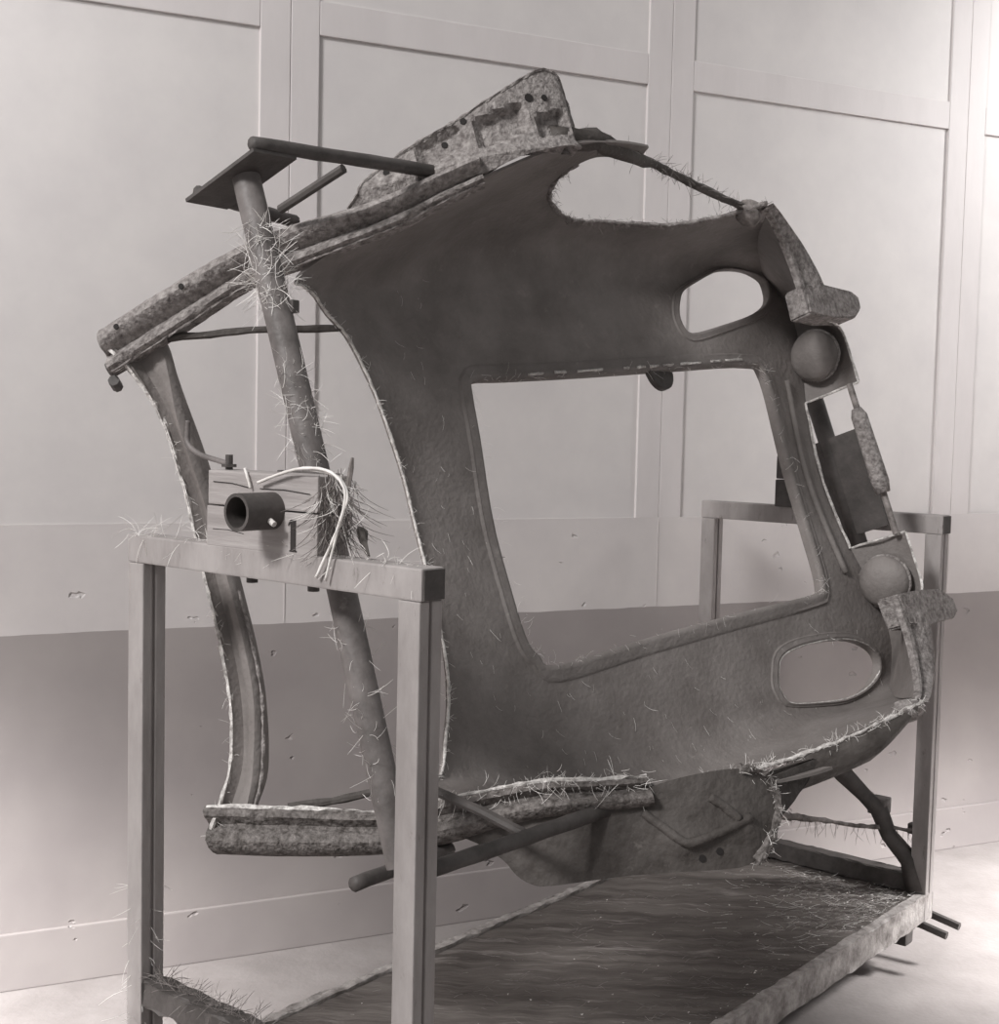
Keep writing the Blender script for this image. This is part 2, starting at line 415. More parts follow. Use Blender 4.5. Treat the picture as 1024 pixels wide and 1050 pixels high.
def Sn(u, t):
    a = S(u+.01, t)-S(u-.01, t); b = S(u, t+.01)-S(u, t-.01)
    n = a.cross(b).normalized()
    return n if n.y > 0 or abs(t) > .75 else -n

WIN = [(.987, .308), (1.10, .307), (1.364, .305), (1.735, .304), (2.008, .298), (2.056, .281), (2.079, .169), (2.087, -.017), (2.062, -.168), (2.029, -.275), (1.982, -.290), (1.69, -.295), (1.314, -.306), (1.006, -.319), (.960, -.290), (.938, -.243), (.953, -.079), (.969, .141), (.969, .279)]
OV1 = [(1.79, .513), (1.837, .588), (1.984, .680), (2.125, .720), (2.215, .680), (2.185, .568), (2.051, .481), (1.828, .408), (1.778, .437)]
OV2 = [(1.753, -.477), (1.792, -.433), (1.905, -.428), (2.074, -.467), (2.176, -.545), (2.185, -.627), (2.082, -.675), (1.909, -.671), (1.773, -.637), (1.738, -.536)]
EDGE = [(.375, .80), (.40, .68), (.479, .508), (.558, .431), (.608, .331), (.646, .222), (.676, .117), (.684, .012), (.680, -.084), (.660, -.180), (.634, -.287), (.595, -.380), (.532, -.476), (.43, -.66), (.385, -.80)]
ARCH1 = [(1.187, .985), (1.10, .972), (1.03, .964), (1.011, .928), (1.074, .884), (1.217, .841), (1.338, .829), (1.578, .862), (1.693, .927), (1.752, 1.0)]
ARCH2 = [(1.187, -.985), (1.08, -.972), (1.02, -.955), (1.03, -.90), (1.10, -.850), (1.20, -.820), (1.317, -.836), (1.475, -.905), (1.60, -.955), (1.752, -1.0)]
ENOSE = [(1.752, 1.0), (1.86, .965), (2.02, .90), (2.18, .80), (2.27, .65), (2.29, .47), (2.28, .34), (2.256, .20)]
def sm2(pts, n=5, closed=False): return [(p.x, p.y) for p in smooth_pts([(a, b, 0) for a, b in pts], n, closed)]
win, ov1, ov2 = sm2(WIN, 4, True), sm2(OV1, 5, True), sm2(OV2, 5, True)
edge, arch1, arch2, nose1 = sm2(EDGE, 4), sm2(ARCH1, 5), sm2(ARCH2, 5), sm2(ENOSE, 5)
nose2 = [(u, -t) for u, t in nose1]
def straight(a, b, k): return [(a[0]+(b[0]-a[0])*i/k, a[1]+(b[1]-a[1])*i/k) for i in range(1, k)]
top_rim = [(.385, .86), (.40, .93), (.43, 1.0)]
outline = edge[::-1]                               # from -t to +t along the windscreen opening
outline += top_rim+straight((.43, 1.0), (1.17, 1.0), 26)+[(1.17, 1.0)]+arch1+nose1[1:]
outline += straight(nose1[-1], nose2[-1], 14)+nose2[::-1]+arch2[::-1][1:]+[(1.17, -1.0)]+straight((1.17, -1.0), (.43, -1.0), 26)
outline += [(u, -t) for u, t in top_rim[::-1]]
def inside(p, poly):
    x, y = p; c = False; j = len(poly)-1
    for i in range(len(poly)):
        xi, yi = poly[i]; xj, yj = poly[j]
        if (yi > y) != (yj > y) and x < (xj-xi)*(y-yi)/(yj-yi)+xi: c = not c
        j = i
    return c
def near(p, poly, d):
    return any((p[0]-q[0])**2+(p[1]-q[1])**2 < d*d for q in poly)
def sheet(outl, holes, step, fn, thick):
    "a cut sheet: outline and holes in its own two coordinates, laid onto fn(a, b), with real thickness"
    vs, es = [], []
    for poly in [outl]+holes:
        k = len(vs); vs += [Vector(p) for p in poly]; es += [(k+i, k+(i+1) % len(poly)) for i in range(len(poly))]
    a0, a1 = min(p[0] for p in outl), max(p[0] for p in outl); b0, b1 = min(p[1] for p in outl), max(p[1] for p in outl)
    allb = [p for poly in [outl]+holes for p in poly]
    a = a0+step/2
    while a < a1:
        b = b0+step/2
        while b < b1:
            p = (a, b)
            if inside(p, outl) and not any(inside(p, h) for h in holes) and not near(p, allb, step*.55): vs.append(Vector(p))
            b += step
        a += step
    V, E_, F, *_ = delaunay_2d_cdt(vs, es, [], 0, 1e-5)
    bm = bmesh.new()
    P3 = [fn(v.x, v.y) for v in V]
    bv = [bm.verts.new(p) for p in P3]
    for f in F:
        c = (sum(V[i].x for i in f)/len(f), sum(V[i].y for i in f)/len(f))
        if inside(c, outl) and not any(inside(c, h) for h in holes):
            try: bm.faces.new([bv[i] for i in f])
            except ValueError: pass
    bmesh.ops.delete(bm, geom=[v for v in bm.verts if not v.link_faces], context='VERTS')
    bmesh.ops.recalc_face_normals(bm, faces=bm.faces)
    bm.normal_update()
    if thick: bmesh.ops.solidify(bm, geom=list(bm.faces), thickness=thick)
    return bm

body = Thing('car_body_moulding', (1.2, .55, .72), 'dark fibre car front moulding with a square bonnet opening, turned on its side in the trolley', 'car body')
shell = body.part('bonnet_shell', sheet(outline, [win, ov1, ov2], .034, lambda u, t: B(S(u, t)), .007), M['resin'], smooth=True, auto=.9)

def rim_line(name, pts2, r, material, off=0.003, wob=.35, closed=False, parent=None):
    p = [B(S(u, t)+Sn(u, t)*off) for u, t in pts2]
    if closed: p = p+[p[0]]
    return body.part(name, tube(resample(p, .012), r, 5, wob=wob), material, parent=parent, smooth=True)
rim_line('frayed_edge', edge, .0038, M['edge'], parent=shell)
# rounded return flange round the bonnet opening
def flange(poly, r_out, h, mtl, name, off_in=.0):
    "bead: a raised strip just outside a hole's edge"
    cx = sum(p[0] for p in poly)/len(poly); cy = sum(p[1] for p in poly)/len(poly)
    n = len(poly); rings = []
    bm = bmesh.new()
    prof = [(0, -.022), (0.0, .002), (.12, h*.8), (.35, h), (.6, h*.35), (.8, h*.55), (1, -.002)]
    for i in range(n):
        a, b = poly[i-1], poly[(i+1) % n]
        d = Vector((b[0]-a[0], b[1]-a[1])).normalized(); nn = Vector((d.y, -d.x))
        if nn.x*(poly[i][0]-cx)+nn.y*(poly[i][1]-cy) < 0: nn = -nn
        ring = []
        for f, hh in prof:
            u, t = poly[i][0]+nn.x*f*r_out, poly[i][1]+nn.y*f*r_out
            ring.append(bm.verts.new(B(S(u, t)+Sn(u, t)*hh)))
        rings.append(ring)
    for A, C_ in zip(rings, rings[1:]+rings[:1]):
        for k in range(len(prof)-1): bm.faces.new((A[k], C_[k], C_[k+1], A[k+1]))
    return body.part(name, bm, mtl, parent=shell, smooth=True, auto=1.0)
flange(win, .042, .012, M['resin'], 'opening_flange')
flange(ov1, .030, .008, M['resin'], 'hole_flange'); flange(ov2, .030, .008, M['resin'], 'hole_flange')
rim_line('frayed_edge', [(u+(u-1.85)*.02, t) for u, t in ov2], .0030, M['edge'], parent=shell, closed=True)
for a, b in ((1.16, 1.21), (1.25, 1.29), (1.33, 1.42), (1.50, 1.52), (1.55, 1.58), (1.60, 1.63), (1.65, 1.69), (1.72, 1.80), (1.84, 1.88), (1.90, 1.97)):
    rim_line('frayed_edge', [(a+(b-a)*k/4, .316) for k in range(5)], .0042, M['edge'], off=.013, wob=.5, parent=shell)
# hinge lug hanging at the upper edge of the opening
lug = []
for k in range(13):
    a = pi*k/12; lug.append((1.662+.062*cos(a), -.026+0*k, .392-.062*sin(a)*1.0))
bm = bmesh.new()
f0 = bm.faces.new([bm.verts.new(B(p)) for p in lug])
r = bmesh.ops.extrude_face_region(bm, geom=[f0])
for v in [x for x in r['geom'] if isinstance(x, bmesh.types.BMVert)]: v.co += Bd((0, -.02, 0))
body.part('hinge_lug', bm, M['steel_dark'])

# windscreen pillars: the double rolled beams, top one and bottom one
RP = [(.06, -.70), (.12, -.60), (.41, -.12), (.66, .24), (.80, .345), (.93, .38), (1.2, .42), (1.6, .43)]
CUM = [0]
for a, b in zip(RP, RP[1:]): CUM.append(CUM[-1]+hypot(b[0]-a[0], b[1]-a[1]))
def R(s, n=0.0):
    f = lambda s_: Vector((herm(CUM, [p[0] for p in RP], s_), herm(CUM, [p[1] for p in RP], s_)))
    x = f(s); d = (f(min(s+.01, CUM[-1]))-f(max(s-.01, 0))).normalized()
    return (x.x-d.y*n, x.y+d.x*n)
def RS(s, z, n=0.0):
    r = R(s, n); return Vector((r[0], r[1], z))
ZO = ([.0, .117, .276, .506, .65, .83, .97, 1.13], [.615, .640, .683, .734, .746, .742, .757, .782])
ZI = ([.0, .13, .33, .52, .63, .77, .90, 1.0, 1.13], [.50, .532, .585, .639, .645, .656, .667, .69, .715])
PROF = [(0, -.035), (.0, .0), (.06, .022), (.18, .040), (.34, .046), (.48, .036), (.58, .014), (.64, .006), (.72, .014), (.82, .026), (.93, .024), (1.0, .010), (1.0, -.03)]
for sg in (1, -1):
    bm = bmesh.new(); rings = []
    N_ = 60
    for i in range(N_+1):
        s = .125+(1.118-.125)*i/N_
        zo, zi = herm(*ZO, s), herm(*ZI, s)
        rings.append([bm.verts.new(B(RS(s, sg*(zo+(zi-zo)*f), n+random.uniform(-.002, .002)))) for f, n in PROF])
    for A, C_ in zip(rings, rings[1:]):
        for k in range(len(PROF)): bm.faces.new((A[k], C_[k], C_[(k+1) % len(PROF)], A[(k+1) % len(PROF)]))
    bm.faces.new(rings[0]); bm.faces.new(rings[-1])
    pil = body.part('windscreen_pillar', bm, M['resin_pale'] if sg > 0 else M['raw_shaded'], smooth=True, auto=.8)
    # frayed inner lip and small fixing holes along the roll
    lip = [B(RS(.13+(1.118-.13)*i/50, sg*(herm(*ZI, .13+(1.118-.13)*i/50)-.001), .011)) for i in range(51)]
    body.part('frayed_edge', tube(lip, .0030 if sg > 0 else .0042, 5, wob=.7), M['resin_pale'] if sg > 0 else M['edge'], parent=pil)
    for s in (.18, .36, .56) if sg > 0 else ():
        z = sg*(herm(*ZO, s)-.035); c0 = B(RS(s, z, .042)); c1 = B(RS(s, z, .0475))
        body.part('fixing_hole', tube([c0, c1], .007, 8), M['bore'], parent=pil)
# hinge cheeks standing out beyond the pillars (top: seen against the wall; bottom: hangs under the moulding)
CH1 = [(.80, .735), (.823, .765), (.859, .803), (.992, .851), (1.124, .890), (1.311, .975), (1.36, .978), (1.42, .962), (1.435, .925), (1.428, .875), (1.405, .787), (1.33, .772), (1.212, .755), (1.129, .735), (1.0, .735)]
CH2 = [(.62, .725), (.70, .745), (.765, .805), (.788, .847), (.815, .873), (.855, .887), (1.015, .905), (1.15, .930), (1.261, .953), (1.32, .945), (1.358, .919), (1.41, .861), (1.405, .785), (1.33, .750), (1.22, .735), (1.13, .735), (1.08, .745), (.95, .735), (.8, .72)]
def cheek_fn(sg):
    def fn(s, z):
        n = .012
        zr = (z-.75)/.2
        if sg > 0: n += .014*max(0, 1-abs(zr-.10)/.14)                         # swage along the pillar
        for s0, s1, za, zb, dep in ((1.135, 1.255, .795, .865, .026), (.985, 1.095, .785, .838, .020), (1.285, 1.365, .80, .855, .024)):
            k = max(0, min(1, (s-s0)/.012+.5, (s1-s)/.012+.5))*max(0, min(1, (z-za-.25*(s-s0))/.01+.5, (zb+.25*(s-s0)-z)/.01+.5))
            if sg > 0: n -= dep*k                                              # moulded pockets
        if sg > 0: n -= max(0, s-1.375)*.8                          # turned-back end
        else:
            for (xa, ya), (xb, yb) in (((1.10, .815), (1.15, .872)), ((1.15, .872), (1.31, .872))):
                k = max(0, min(1, ((s-xa)*(xb-xa)+(z-ya)*(yb-ya))/((xb-xa)**2+(yb-ya)**2)))
                n += .009*math.exp(-(((s-xa-k*(xb-xa))**2+(z-ya-k*(yb-ya))**2)/.024**2))
        return B(RS(s, sg*z, n))
    return fn
for sg, CH, pale in ((1, CH1, True), (-1, CH2, False)):
    outl = sm2(CH, 3, True)
    bm = sheet(outl, [], .010 if sg > 0 else .012, cheek_fn(sg), .030)
    ck = body.part('hinge_cheek', bm, M['resin_pale'] if pale else M['resin_dark'], smooth=True, auto=.7, label='pale raw fibre hinge cheek' if pale else 'lower hinge cheek, shade put into its dark colour')
    for s, z in ((1.276, .906), (1.317, .905), (1.107, .872), (.90, .80), (1.05, .835)) if sg > 0 else ((1.227, .907), (1.186, .911)):
        c = cheek_fn(sg)(s, z); n2 = (cheek_fn(sg)(s, z)-B(RS(s, sg*z, -.05))).normalized()
        body.part('fixing_hole', tube([c-n2*.004, c+n2*.0025], .008 if s != 1.276 else .011, 10), M['bore'], parent=ck)
    lo = [cheek_fn(sg)(s, z)+Bd((0, 0, 0)) for s, z in outl]
    if sg > 0: body.part('frayed_edge', tube(resample(lo[:-12], .014), .004, 5, wob=.5), M['resin_pale'], parent=ck)
    else:
        en = [p for p, q in zip(lo, outl) if q[0] > 1.30 and q[1] > .74]
        body.part('frayed_edge', tube(resample(en, .012), .011, 6, wob=.5), M['raw_shaded'], parent=ck)
        body.part('loose_fibre', hairs(140, along(en, .9, (-.2, .4, 0), .02), (.008, .04), .0010, 1.4), M['fibre'], parent=ck, stuff=True)

for ln in (((1.09, .785), (1.13, .835), (1.165, .872), (1.24, .868), (1.32, .858)), ((1.24, .79), (1.27, .825), (1.29, .855))):
    q = [cheek_fn(-1)(a, b)-Bd((0, 0, 0)) for a, b in ln]
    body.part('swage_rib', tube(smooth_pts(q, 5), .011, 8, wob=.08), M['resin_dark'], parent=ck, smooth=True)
# windscreen header across the near end: a bowed channel
HL = [(.118, -.585, .60), (.150, -.56, .535), (.215, -.56, .414), (.239, -.56, .225), (.240, -.56, .04), (.243, -.56, -.144), (.233, -.56, -.309), (.198, -.56, -.444), (.140, -.565, -.54), (.11, -.59, -.60)]
HH = [(.215, -.515, .615), (.237, -.5, .56), (.237, -.5, .38), (.258, -.5, .205), (.275, -.5, .01), (.282, -.5, -.187), (.272, -.5, -.328), (.227, -.5, -.484), (.190, -.51, -.565), (.185, -.52, -.615)]
hl, hh = smooth_pts(HL, 6), smooth_pts(HH, 6)
HP = [(-.02, -.03), (0, .006), (.06, .012), (.12, .002), (.30, -.010), (.48, -.004), (.62, .012), (.82, .018), (.95, .010), (1.02, -.004), (1.02, -.035)]
bm = bmesh.new(); rings = []
for a, b in zip(hl, hh):
    d = b-a; nv = d.cross(Vector((0, 0, 1))).normalized()
    if nv.x > 0: nv = -nv
    rings.append([bm.verts.new(B(a+d*f+nv*h)) for f, h in HP])
for A, C_ in zip(rings, rings[1:]):
    for k in range(len(HP)): bm.faces.new((A[k], C_[k], C_[(k+1) % len(HP)], A[(k+1) % len(HP)]))
bm.faces.new(rings[0]); bm.faces.new(rings[-1])
hd = body.part('windscreen_header', bm, M['resin'], smooth=True, auto=.8)
body.part('frayed_edge', tube(resample([B(p+Vector((-.006, .004, 0))) for p in hl], .012), .0055, 5, wob=.5), M['edge'], parent=hd)
body.part('frayed_edge', tube(resample([B(p+Vector((-.006, .010, 0))) for p in hh[26:]], .012), .0035, 5, wob=.5), M['resin_pale'], parent=hd)
for z in (.585, .545):
    body.part('lug', tube([B((.13, -.60, z-.03)), B((.16, -.63, z-.035))], .014, 8), M['steel_dark'], parent=hd)

# nose: turned-in front wall from the bonnet edge to its own rim, in two mirrored halves either side of the grille notch
FN = [(1.754, .405, .742), (1.86, .372, .705), (1.955, .348, .60), (1.985, .342, .50), (2.06, .33, .452), (2.25, .305, .438), (2.262, .306, .34), (2.258, .307, .25)]
fn_ = smooth_pts(FN, 5)
ne = [S(u, t) for u, t in nose1]
LAMP = Vector((2.215, .198, .381))
for sg in (1, -1):
    bm = bmesh.new(); K = 9; rings = []
    for i in range(len(ne)):
        a, b = ne[i], fn_[min(i, len(fn_)-1)]
        ring = []
        for k in range(K+1):
            f = k/K; p = a.lerp(b, f); bul = .10*(b-a).length*sin(pi*f)
            p = p+Vector((bul*min(1, i/16), 0, bul*max(0, 1-i/16)))
            ring.append(bm.verts.new(B((p.x, p.y, sg*p.z))))
        rings.append(ring)
    for A, C_ in zip(rings, rings[1:]):
        for k in range(K): bm.faces.new((A[k], C_[k], C_[k+1], A[k+1]))
    bmesh.ops.remove_doubles(bm, verts=bm.verts, dist=1e-4)
    bmesh.ops.recalc_face_normals(bm, faces=bm.faces)
    bmesh.ops.solidify(bm, geom=list(bm.faces), thickness=.006)
    ns = body.part('nose_panel', bm, M['resin'], smooth=True, auto=.9)
    rimp = [B((p.x-.002, p.y, sg*p.z)) for p in fn_[22:]]
    body.part('frayed_edge', tube(resample(rimp, .012), .0042, 5, wob=.4), M['edge'], parent=ns)
    # edge across the notch end
    e2 = [B((ne[-1].lerp(fn_[-1], k/6)+Vector((-.004, 0, 0))).xyz) if sg > 0 else B((lambda q: (q.x-.004, q.y, -q.z))(ne[-1].lerp(fn_[-1], k/6))) for k in range(7)]
    body.part('frayed_edge', tube(e2, .004, 5, wob=.4), M['edge'], parent=ns)
    # lamp bucket, domed towards the inside
    bm = bmesh.new()
    bmesh.ops.create_uvsphere(bm, u_segments=24, v_segments=14, radius=.082)
    bmesh.ops.delete(bm, geom=[v for v in bm.verts if v.co.x > .055], context='VERTS')
    cc = Vector((LAMP.x+.022, LAMP.y, sg*LAMP.z))
    for v in bm.verts: v.co = B(cc+Vector((v.co.x*(.5 if v.co.x < 0 else 1), v.co.y, v.co.z)))
    lb = body.part('lamp_bucket', bm, M['resin'], smooth=True)
    ringp = [B((LAMP.x-.000+.03, LAMP.y+.082*cos(2*pi*k/28), sg*LAMP.z+.082*sin(2*pi*k/28))) for k in range(29)]
    body.part('bucket_rim', tube(ringp, .006, 6, wob=.2), M['resin_pale'], parent=lb)
    # outer flange of the wing and the square bumper bracket beside it
    fi = smooth_pts([(1.76, .40, .735), (1.85, .376, .705), (1.935, .352, .60), (1.95, .347, .50), (1.955, .345, .44)], 5)
    fo = smooth_pts([(1.80, .395, .755), (1.90, .37, .745), (2.02, .355, .695), (2.095, .35, .606), (2.13, .345, .545)], 5)
    bm = bmesh.new(); rings = []
    for a, b in zip(fi, fo):
        ring = []
        for f, h in ((0, -.012), (0, .006), (.12, .010), (.3, -.004), (.5, .014), (.7, .022), (.9, .012), (1, -.02)):
            p = a.lerp(b, f); ring.append(bm.verts.new(B((p.x, p.y+h, sg*p.z))))
        rings.append(ring)
    for A, C_ in zip(rings, rings[1:]):
        for k in range(8): bm.faces.new((A[k], C_[k], C_[(k+1) % 8], A[(k+1) % 8]))
    bm.faces.new(rings[0]); bm.faces.new(rings[-1])
    wf = body.part('wing_flange', bm, M['resin_pale'], smooth=True, auto=.7)
    q = [(1.966, .535), (2.10, .548), (2.30, .548), (2.345, .530), (2.335, .485), (2.27, .450), (2.10, .440), (1.950, .440)]
    bm = bmesh.new()
    lo_ = [bm.verts.new(B((u, .285, sg*z))) for u, z in q]; hi_ = [bm.verts.new(B((u, .358, sg*z))) for u, z in q]
    bm.faces.new(lo_); bm.faces.new(hi_)
    for k in range(len(q)): bm.faces.new((lo_[k], lo_[(k+1) % 8], hi_[(k+1) % 8], hi_[k]))
    bmesh.ops.bevel(bm, geom=list(bm.edges), offset=.006, segments=2, affect='EDGES')
    body.part('bumper_bracket', bm, M['resin_pale'], smooth=True, auto=.6)
# grille notch: inner edge and the bar with its sleeve
ie = [B(S(2.253, .20-.40*i/24)+Vector((-.006, .004, 0))) for i in range(25)]
body.part('frayed_edge', tube(ie, .0045, 5, wob=.4), M['edge'], parent=shell)
st = [S(2.17, .26-.52*i/24)+Vector((0, .006, 0)) for i in range(25)]
body.part('notch_swage', tube([B(p) for p in st], .010, 6), M['resin'], parent=shell, smooth=True)
bar = body.part('grille_bar', tube([B((2.235, .285, .25)), B((2.235, .285, -.25))], .011, 8), M['fibre_dark'])
body.part('bar_sleeve', tube([B((2.225, .287, .165)), B((2.225, .287, .14)), B((2.225, .287, -.08)), B((2.225, .287, -.115))], [.018, .026, .028, .022], 10, wob=.15), M['resin_pale'], parent=bar, smooth=True)
# resin-stiffened strand bridging the upper wheel opening, and the wad at its end
fr = [S(1.02, .985)+Vector((0, .02, .01)), Vector((.84, .340, .815)), Vector((1.00, .368, .826)), Vector((1.16, .370, .803)), Vector((1.24, .368, .806)), Vector((1.5, .355, .783)), Vector((1.752, .350, .757))]
pts = resample([B(p) for p in fr[1:]], .03)
rad = [max(.0115, .029-.0019*max(0, i-4)) for i in range(len(pts))]
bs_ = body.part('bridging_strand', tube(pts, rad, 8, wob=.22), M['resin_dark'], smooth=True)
bm = bmesh.new(); bmesh.ops.create_icosphere(bm, subdivisions=3, radius=1)
for v in bm.verts:
    k = 1+.18*sin(v.co.x*7+v.co.z*5)+random.uniform(-.05, .05)
    v.co = B(Vector((1.765, .352, .745))+Vector((v.co.x*.050, v.co.y*.035, v.co.z*.036))*k)
body.part('resin_wad', bm, M['fibre_dark'], smooth=True)
bm = bmesh.new(); bmesh.ops.create_icosphere(bm, subdivisions=3, radius=1)
for v in bm.verts:
    k = 1+.2*sin(v.co.x*6+v.co.z*4)+random.uniform(-.05, .05)
    v.co = B(Vector((1.74, .375, -.757))+Vector((v.co.x*.06, v.co.y*.04, v.co.z*.030))*k)
body.part('resin_wad', bm, M['resin_pale'], smooth=True)
for sg, ar in ((1, arch1), (-1, arch2)):
    sub = [q for q in ar][12:] if sg > 0 else [q for q in ar][18:]
    rim_line('frayed_edge', sub, .006, M['edge'] if sg < 0 else M['resin_pale'], off=.001, wob=.6, parent=shell)
lowl = [q for q in arch2 if q[0] > 1.2 and q[1] > -.999][8:]
bm = bmesh.new(); rings = []
for k, (u, t) in enumerate(lowl):
    p = S(u, t); g = min(1, (len(lowl)-1-k)/5+.25)
    rings.append([bm.verts.new(B(p+Vector((0, a*g, c*g)))) for a, c in ((-.004, .004), (.010, -.018), (.008, -.045), (-.012, -.075), (-.05, -.092), (-.055, -.080), (-.02, -.055), (-.014, -.02))])
for A, C_ in zip(rings, rings[1:]):
    for k in range(8): bm.faces.new((A[k], C_[k], C_[(k+1) % 8], A[(k+1) % 8]))
bm.faces.new(rings[0]); bm.faces.new(rings[-1])
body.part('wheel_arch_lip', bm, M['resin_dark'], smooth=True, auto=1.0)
gq = [(.930, .375, -.780), (1.20, .370, -.790), (1.25, .350, -.795), (1.13, .372, -.838), (1.02, .375, -.862), (.91, .378, -.905), (.88, .37, -.85)]
bm = bmesh.new()
ga = [bm.verts.new(B(Vector(q)+Vector((0, .0, 0)))) for q in gq]; gb = [bm.verts.new(B(Vector(q)+Vector((.01, -.07, 0)))) for q in gq]
bm.faces.new(ga); bm.faces.new(gb)
for k in range(len(gq)): bm.faces.new((ga[k], ga[(k+1) % len(gq)], gb[(k+1) % len(gq)], gb[k]))
bmesh.ops.bevel(bm, geom=list(bm.edges), offset=.012, segments=2, affect='EDGES')
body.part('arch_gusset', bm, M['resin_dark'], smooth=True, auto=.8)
# thin tie bar across the windscreen opening
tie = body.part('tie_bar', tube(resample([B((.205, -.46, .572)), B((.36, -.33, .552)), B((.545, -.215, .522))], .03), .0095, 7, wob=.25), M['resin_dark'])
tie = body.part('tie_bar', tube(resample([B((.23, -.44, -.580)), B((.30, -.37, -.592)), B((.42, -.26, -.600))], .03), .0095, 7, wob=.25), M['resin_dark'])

# ------------------------------------------------------------------ rotating tube frame on the axle
rf = Thing('rotating_frame', (.12, .70, .86), 'turnable steel tube frame on the axle, its long tube leaning across the near end', 'frame')
UT = .125
mt = rf.part('main_tube', tube([B((UT, .018, .748)), B((UT, .012, .0)), B((UT, -.012, -.748))], .031, 20), M['tube'], smooth=True, auto=.8, label='long leaning steel tube with fibre stuck to it')
for sg in (1, -1):
    bm = bmesh.new()
    q = [(.066, -.123), (.066, .119), (.182, .124), (.182, -.125)]
    if sg < 0: q = [(.085, .06), (.085, .119), (.165, .124), (.165, .06)]
    za, zb = sg*.749, sg*.757
    lo_ = [bm.verts.new(B((u, w, za))) for u, w in q]; hi_ = [bm.verts.new(B((u, w, zb))) for u, w in q]
    bm.faces.new(lo_); bm.faces.new(hi_)
    for k in range(4): bm.faces.new((lo_[k], lo_[(k+1) % 4], hi_[(k+1) % 4], hi_[k]))
    rf.part('end_plate', bm, M['steel_dark'])
    zz = sg*.772 if sg > 0 else -.760
    s1 = .073; s2 = .096 if sg > 0 else .080
    bm = bmesh.new(); add_tube(bm, resample([B((s1, .112, zz)), B((.36, .14, zz)), B((.640, .165, zz))], .04), .0155 if sg > 0 else .0165, 10, wob=.06)
    rf.part('link_rod', bm, M['steel_dark'], smooth=True)
    bm = bmesh.new(); add_tube(bm, resample([B((s2, -.112, zz)), B((.426, -.165, zz))], .04), .0155, 10, wob=.06)
    rf.part('link_rod', bm, M['steel_dark'], smooth=True)
    rf.part('strut', tube([B((.348, .10, .768)), B((.335, .0, .763)), B((.322, -.10, .758))] if sg > 0 else [B((.372, .112, -.757)), B((.366, .01, -.69)), B((.359, -.10, -.626))], .0115, 8), M['steel_dark'])
ax = bmesh.new(); add_hollow(ax, (-.092, .488, Z0), (.09, .488, Z0), .038, .031, 28)
axo = rf.part('axle_pipe', ax, M['steel_dark'], smooth=True, auto=.7, label='open steel axle pipe end')
rf.part('pipe_bore', tube([(-.03, .488, Z0), (-.027, .488, Z0)], .0312, 24), M['bore'], parent=axo)
rf.part('set_screw', tube([(-.035, .522, Z0-.016), (-.035, .536, Z0-.023)], .006, 8), M['edge'], parent=axo)
rf.part('axle_plate', box((.087, .40, 1.52), (.10, .59, 1.675), .003), M['steel_dark'])
ff = Thing('far_rotating_frame', (2.45, .52, 1.22), 'dark turning plate with its axle behind the grille notch, at the far end', 'frame')
ax = bmesh.new(); add_hollow(ax, (2.40, .494, Z0), (2.60, .494, Z0), .038, .031, 24)
ff.part('axle_pipe', ax, M['steel_dark'], smooth=True, auto=.7)
bm = bmesh.new()
q = [(-.10, .135), (.20, .135), (.20, -.20), (-.10, -.20)]
lo_ = [bm.verts.new(B((2.395, w, z))) for w, z in q]; hi_ = [bm.verts.new(B((2.415, w, z))) for w, z in q]
bm.faces.new(lo_); bm.faces.new(hi_)
for k in range(4): bm.faces.new((lo_[k], lo_[(k+1) % 4], hi_[(k+1) % 4], hi_[k]))
ff.part('turning_plate', bm, M['steel_dark'])
ff.part('cross_tube', tube([B((2.42, .07, .35)), B((2.42, .07, -.35))], .030, 14), M['steel_dark'], smooth=True)
rf.part('tube_clip', box((.135, .362, 2.008), (.155, .390, 2.036), .003), M['steel_dark'])

# ------------------------------------------------------------------ loose glass fibre
rf.part('stuck_fibre', hairs(420, wrap(B((UT, .016, .64)), B((UT, .014, .44)), .032), (.02, .075), .0011, 2.6, .2), M['fibre'], parent=mt, stuff=True)
rf.part('stuck_fibre', hairs(220, wrap(B((UT, .014, .32)), B((UT, .012, .08)), .032), (.02, .065), .0010, 2.6, .2), M['fibre'], parent=mt, stuff=True)
rf.part('stuck_fibre', hairs(120, wrap(B((UT, .0, -.2)), B((UT, -.01, -.62)), .032), (.02, .055), .0009, 2.2, .1), M['fibre'], parent=mt, stuff=True)
E3 = [B(S(u, t)) for u, t in edge]
body.part('loose_fibre', hairs(260, along(E3, .8, (0, .3, -.2), .012), (.006, .03), .0008, 1.2), M['fibre'], parent=shell, stuff=True)
W3 = [B(S(u, t)+Vector((0, .01, 0))) for u, t in win]
body.part('loose_fibre', hairs(200, along(W3, .8, (0, .5, .1), .02), (.008, .045), .0007, 1.2), M['fibre'], parent=shell, stuff=True)
A3 = [B(S(u, t)) for u, t in arch2[14:]]
body.part('loose_fibre', hairs(420, along(A3, .9, (0, .5, .1), .018), (.008, .04), .0010, 1.5), M['fibre'], parent=shell, stuff=True)
A4 = [B(S(u, t)) for u, t in arch1[14:]]
body.part('loose_fibre', hairs(380, along(A4, .9, (0, .5, .2), .014), (.006, .03), .0010, 1.5), M['fibre_dark'], parent=shell, stuff=True)
body.part('loose_fibre', hairs(260, along(pts, .9, (0, 0, .2), .02), (.015, .05), .0012), M['fibre_dark'], parent=bs_, stuff=True)
S3 = [B(RS(.64+.48*i/20, -(herm(*ZI, .64+.48*i/20)), .012)) for i in range(21)]
body.part('loose_fibre', hairs(190, along(S3, .8, (-.2, .5, -.3), .03), (.015, .07), .0010, 1.0, .3), M['fibre'], parent=shell, stuff=True)
def panel_src():
    while True:
        q = panel_try()
        if q: return q
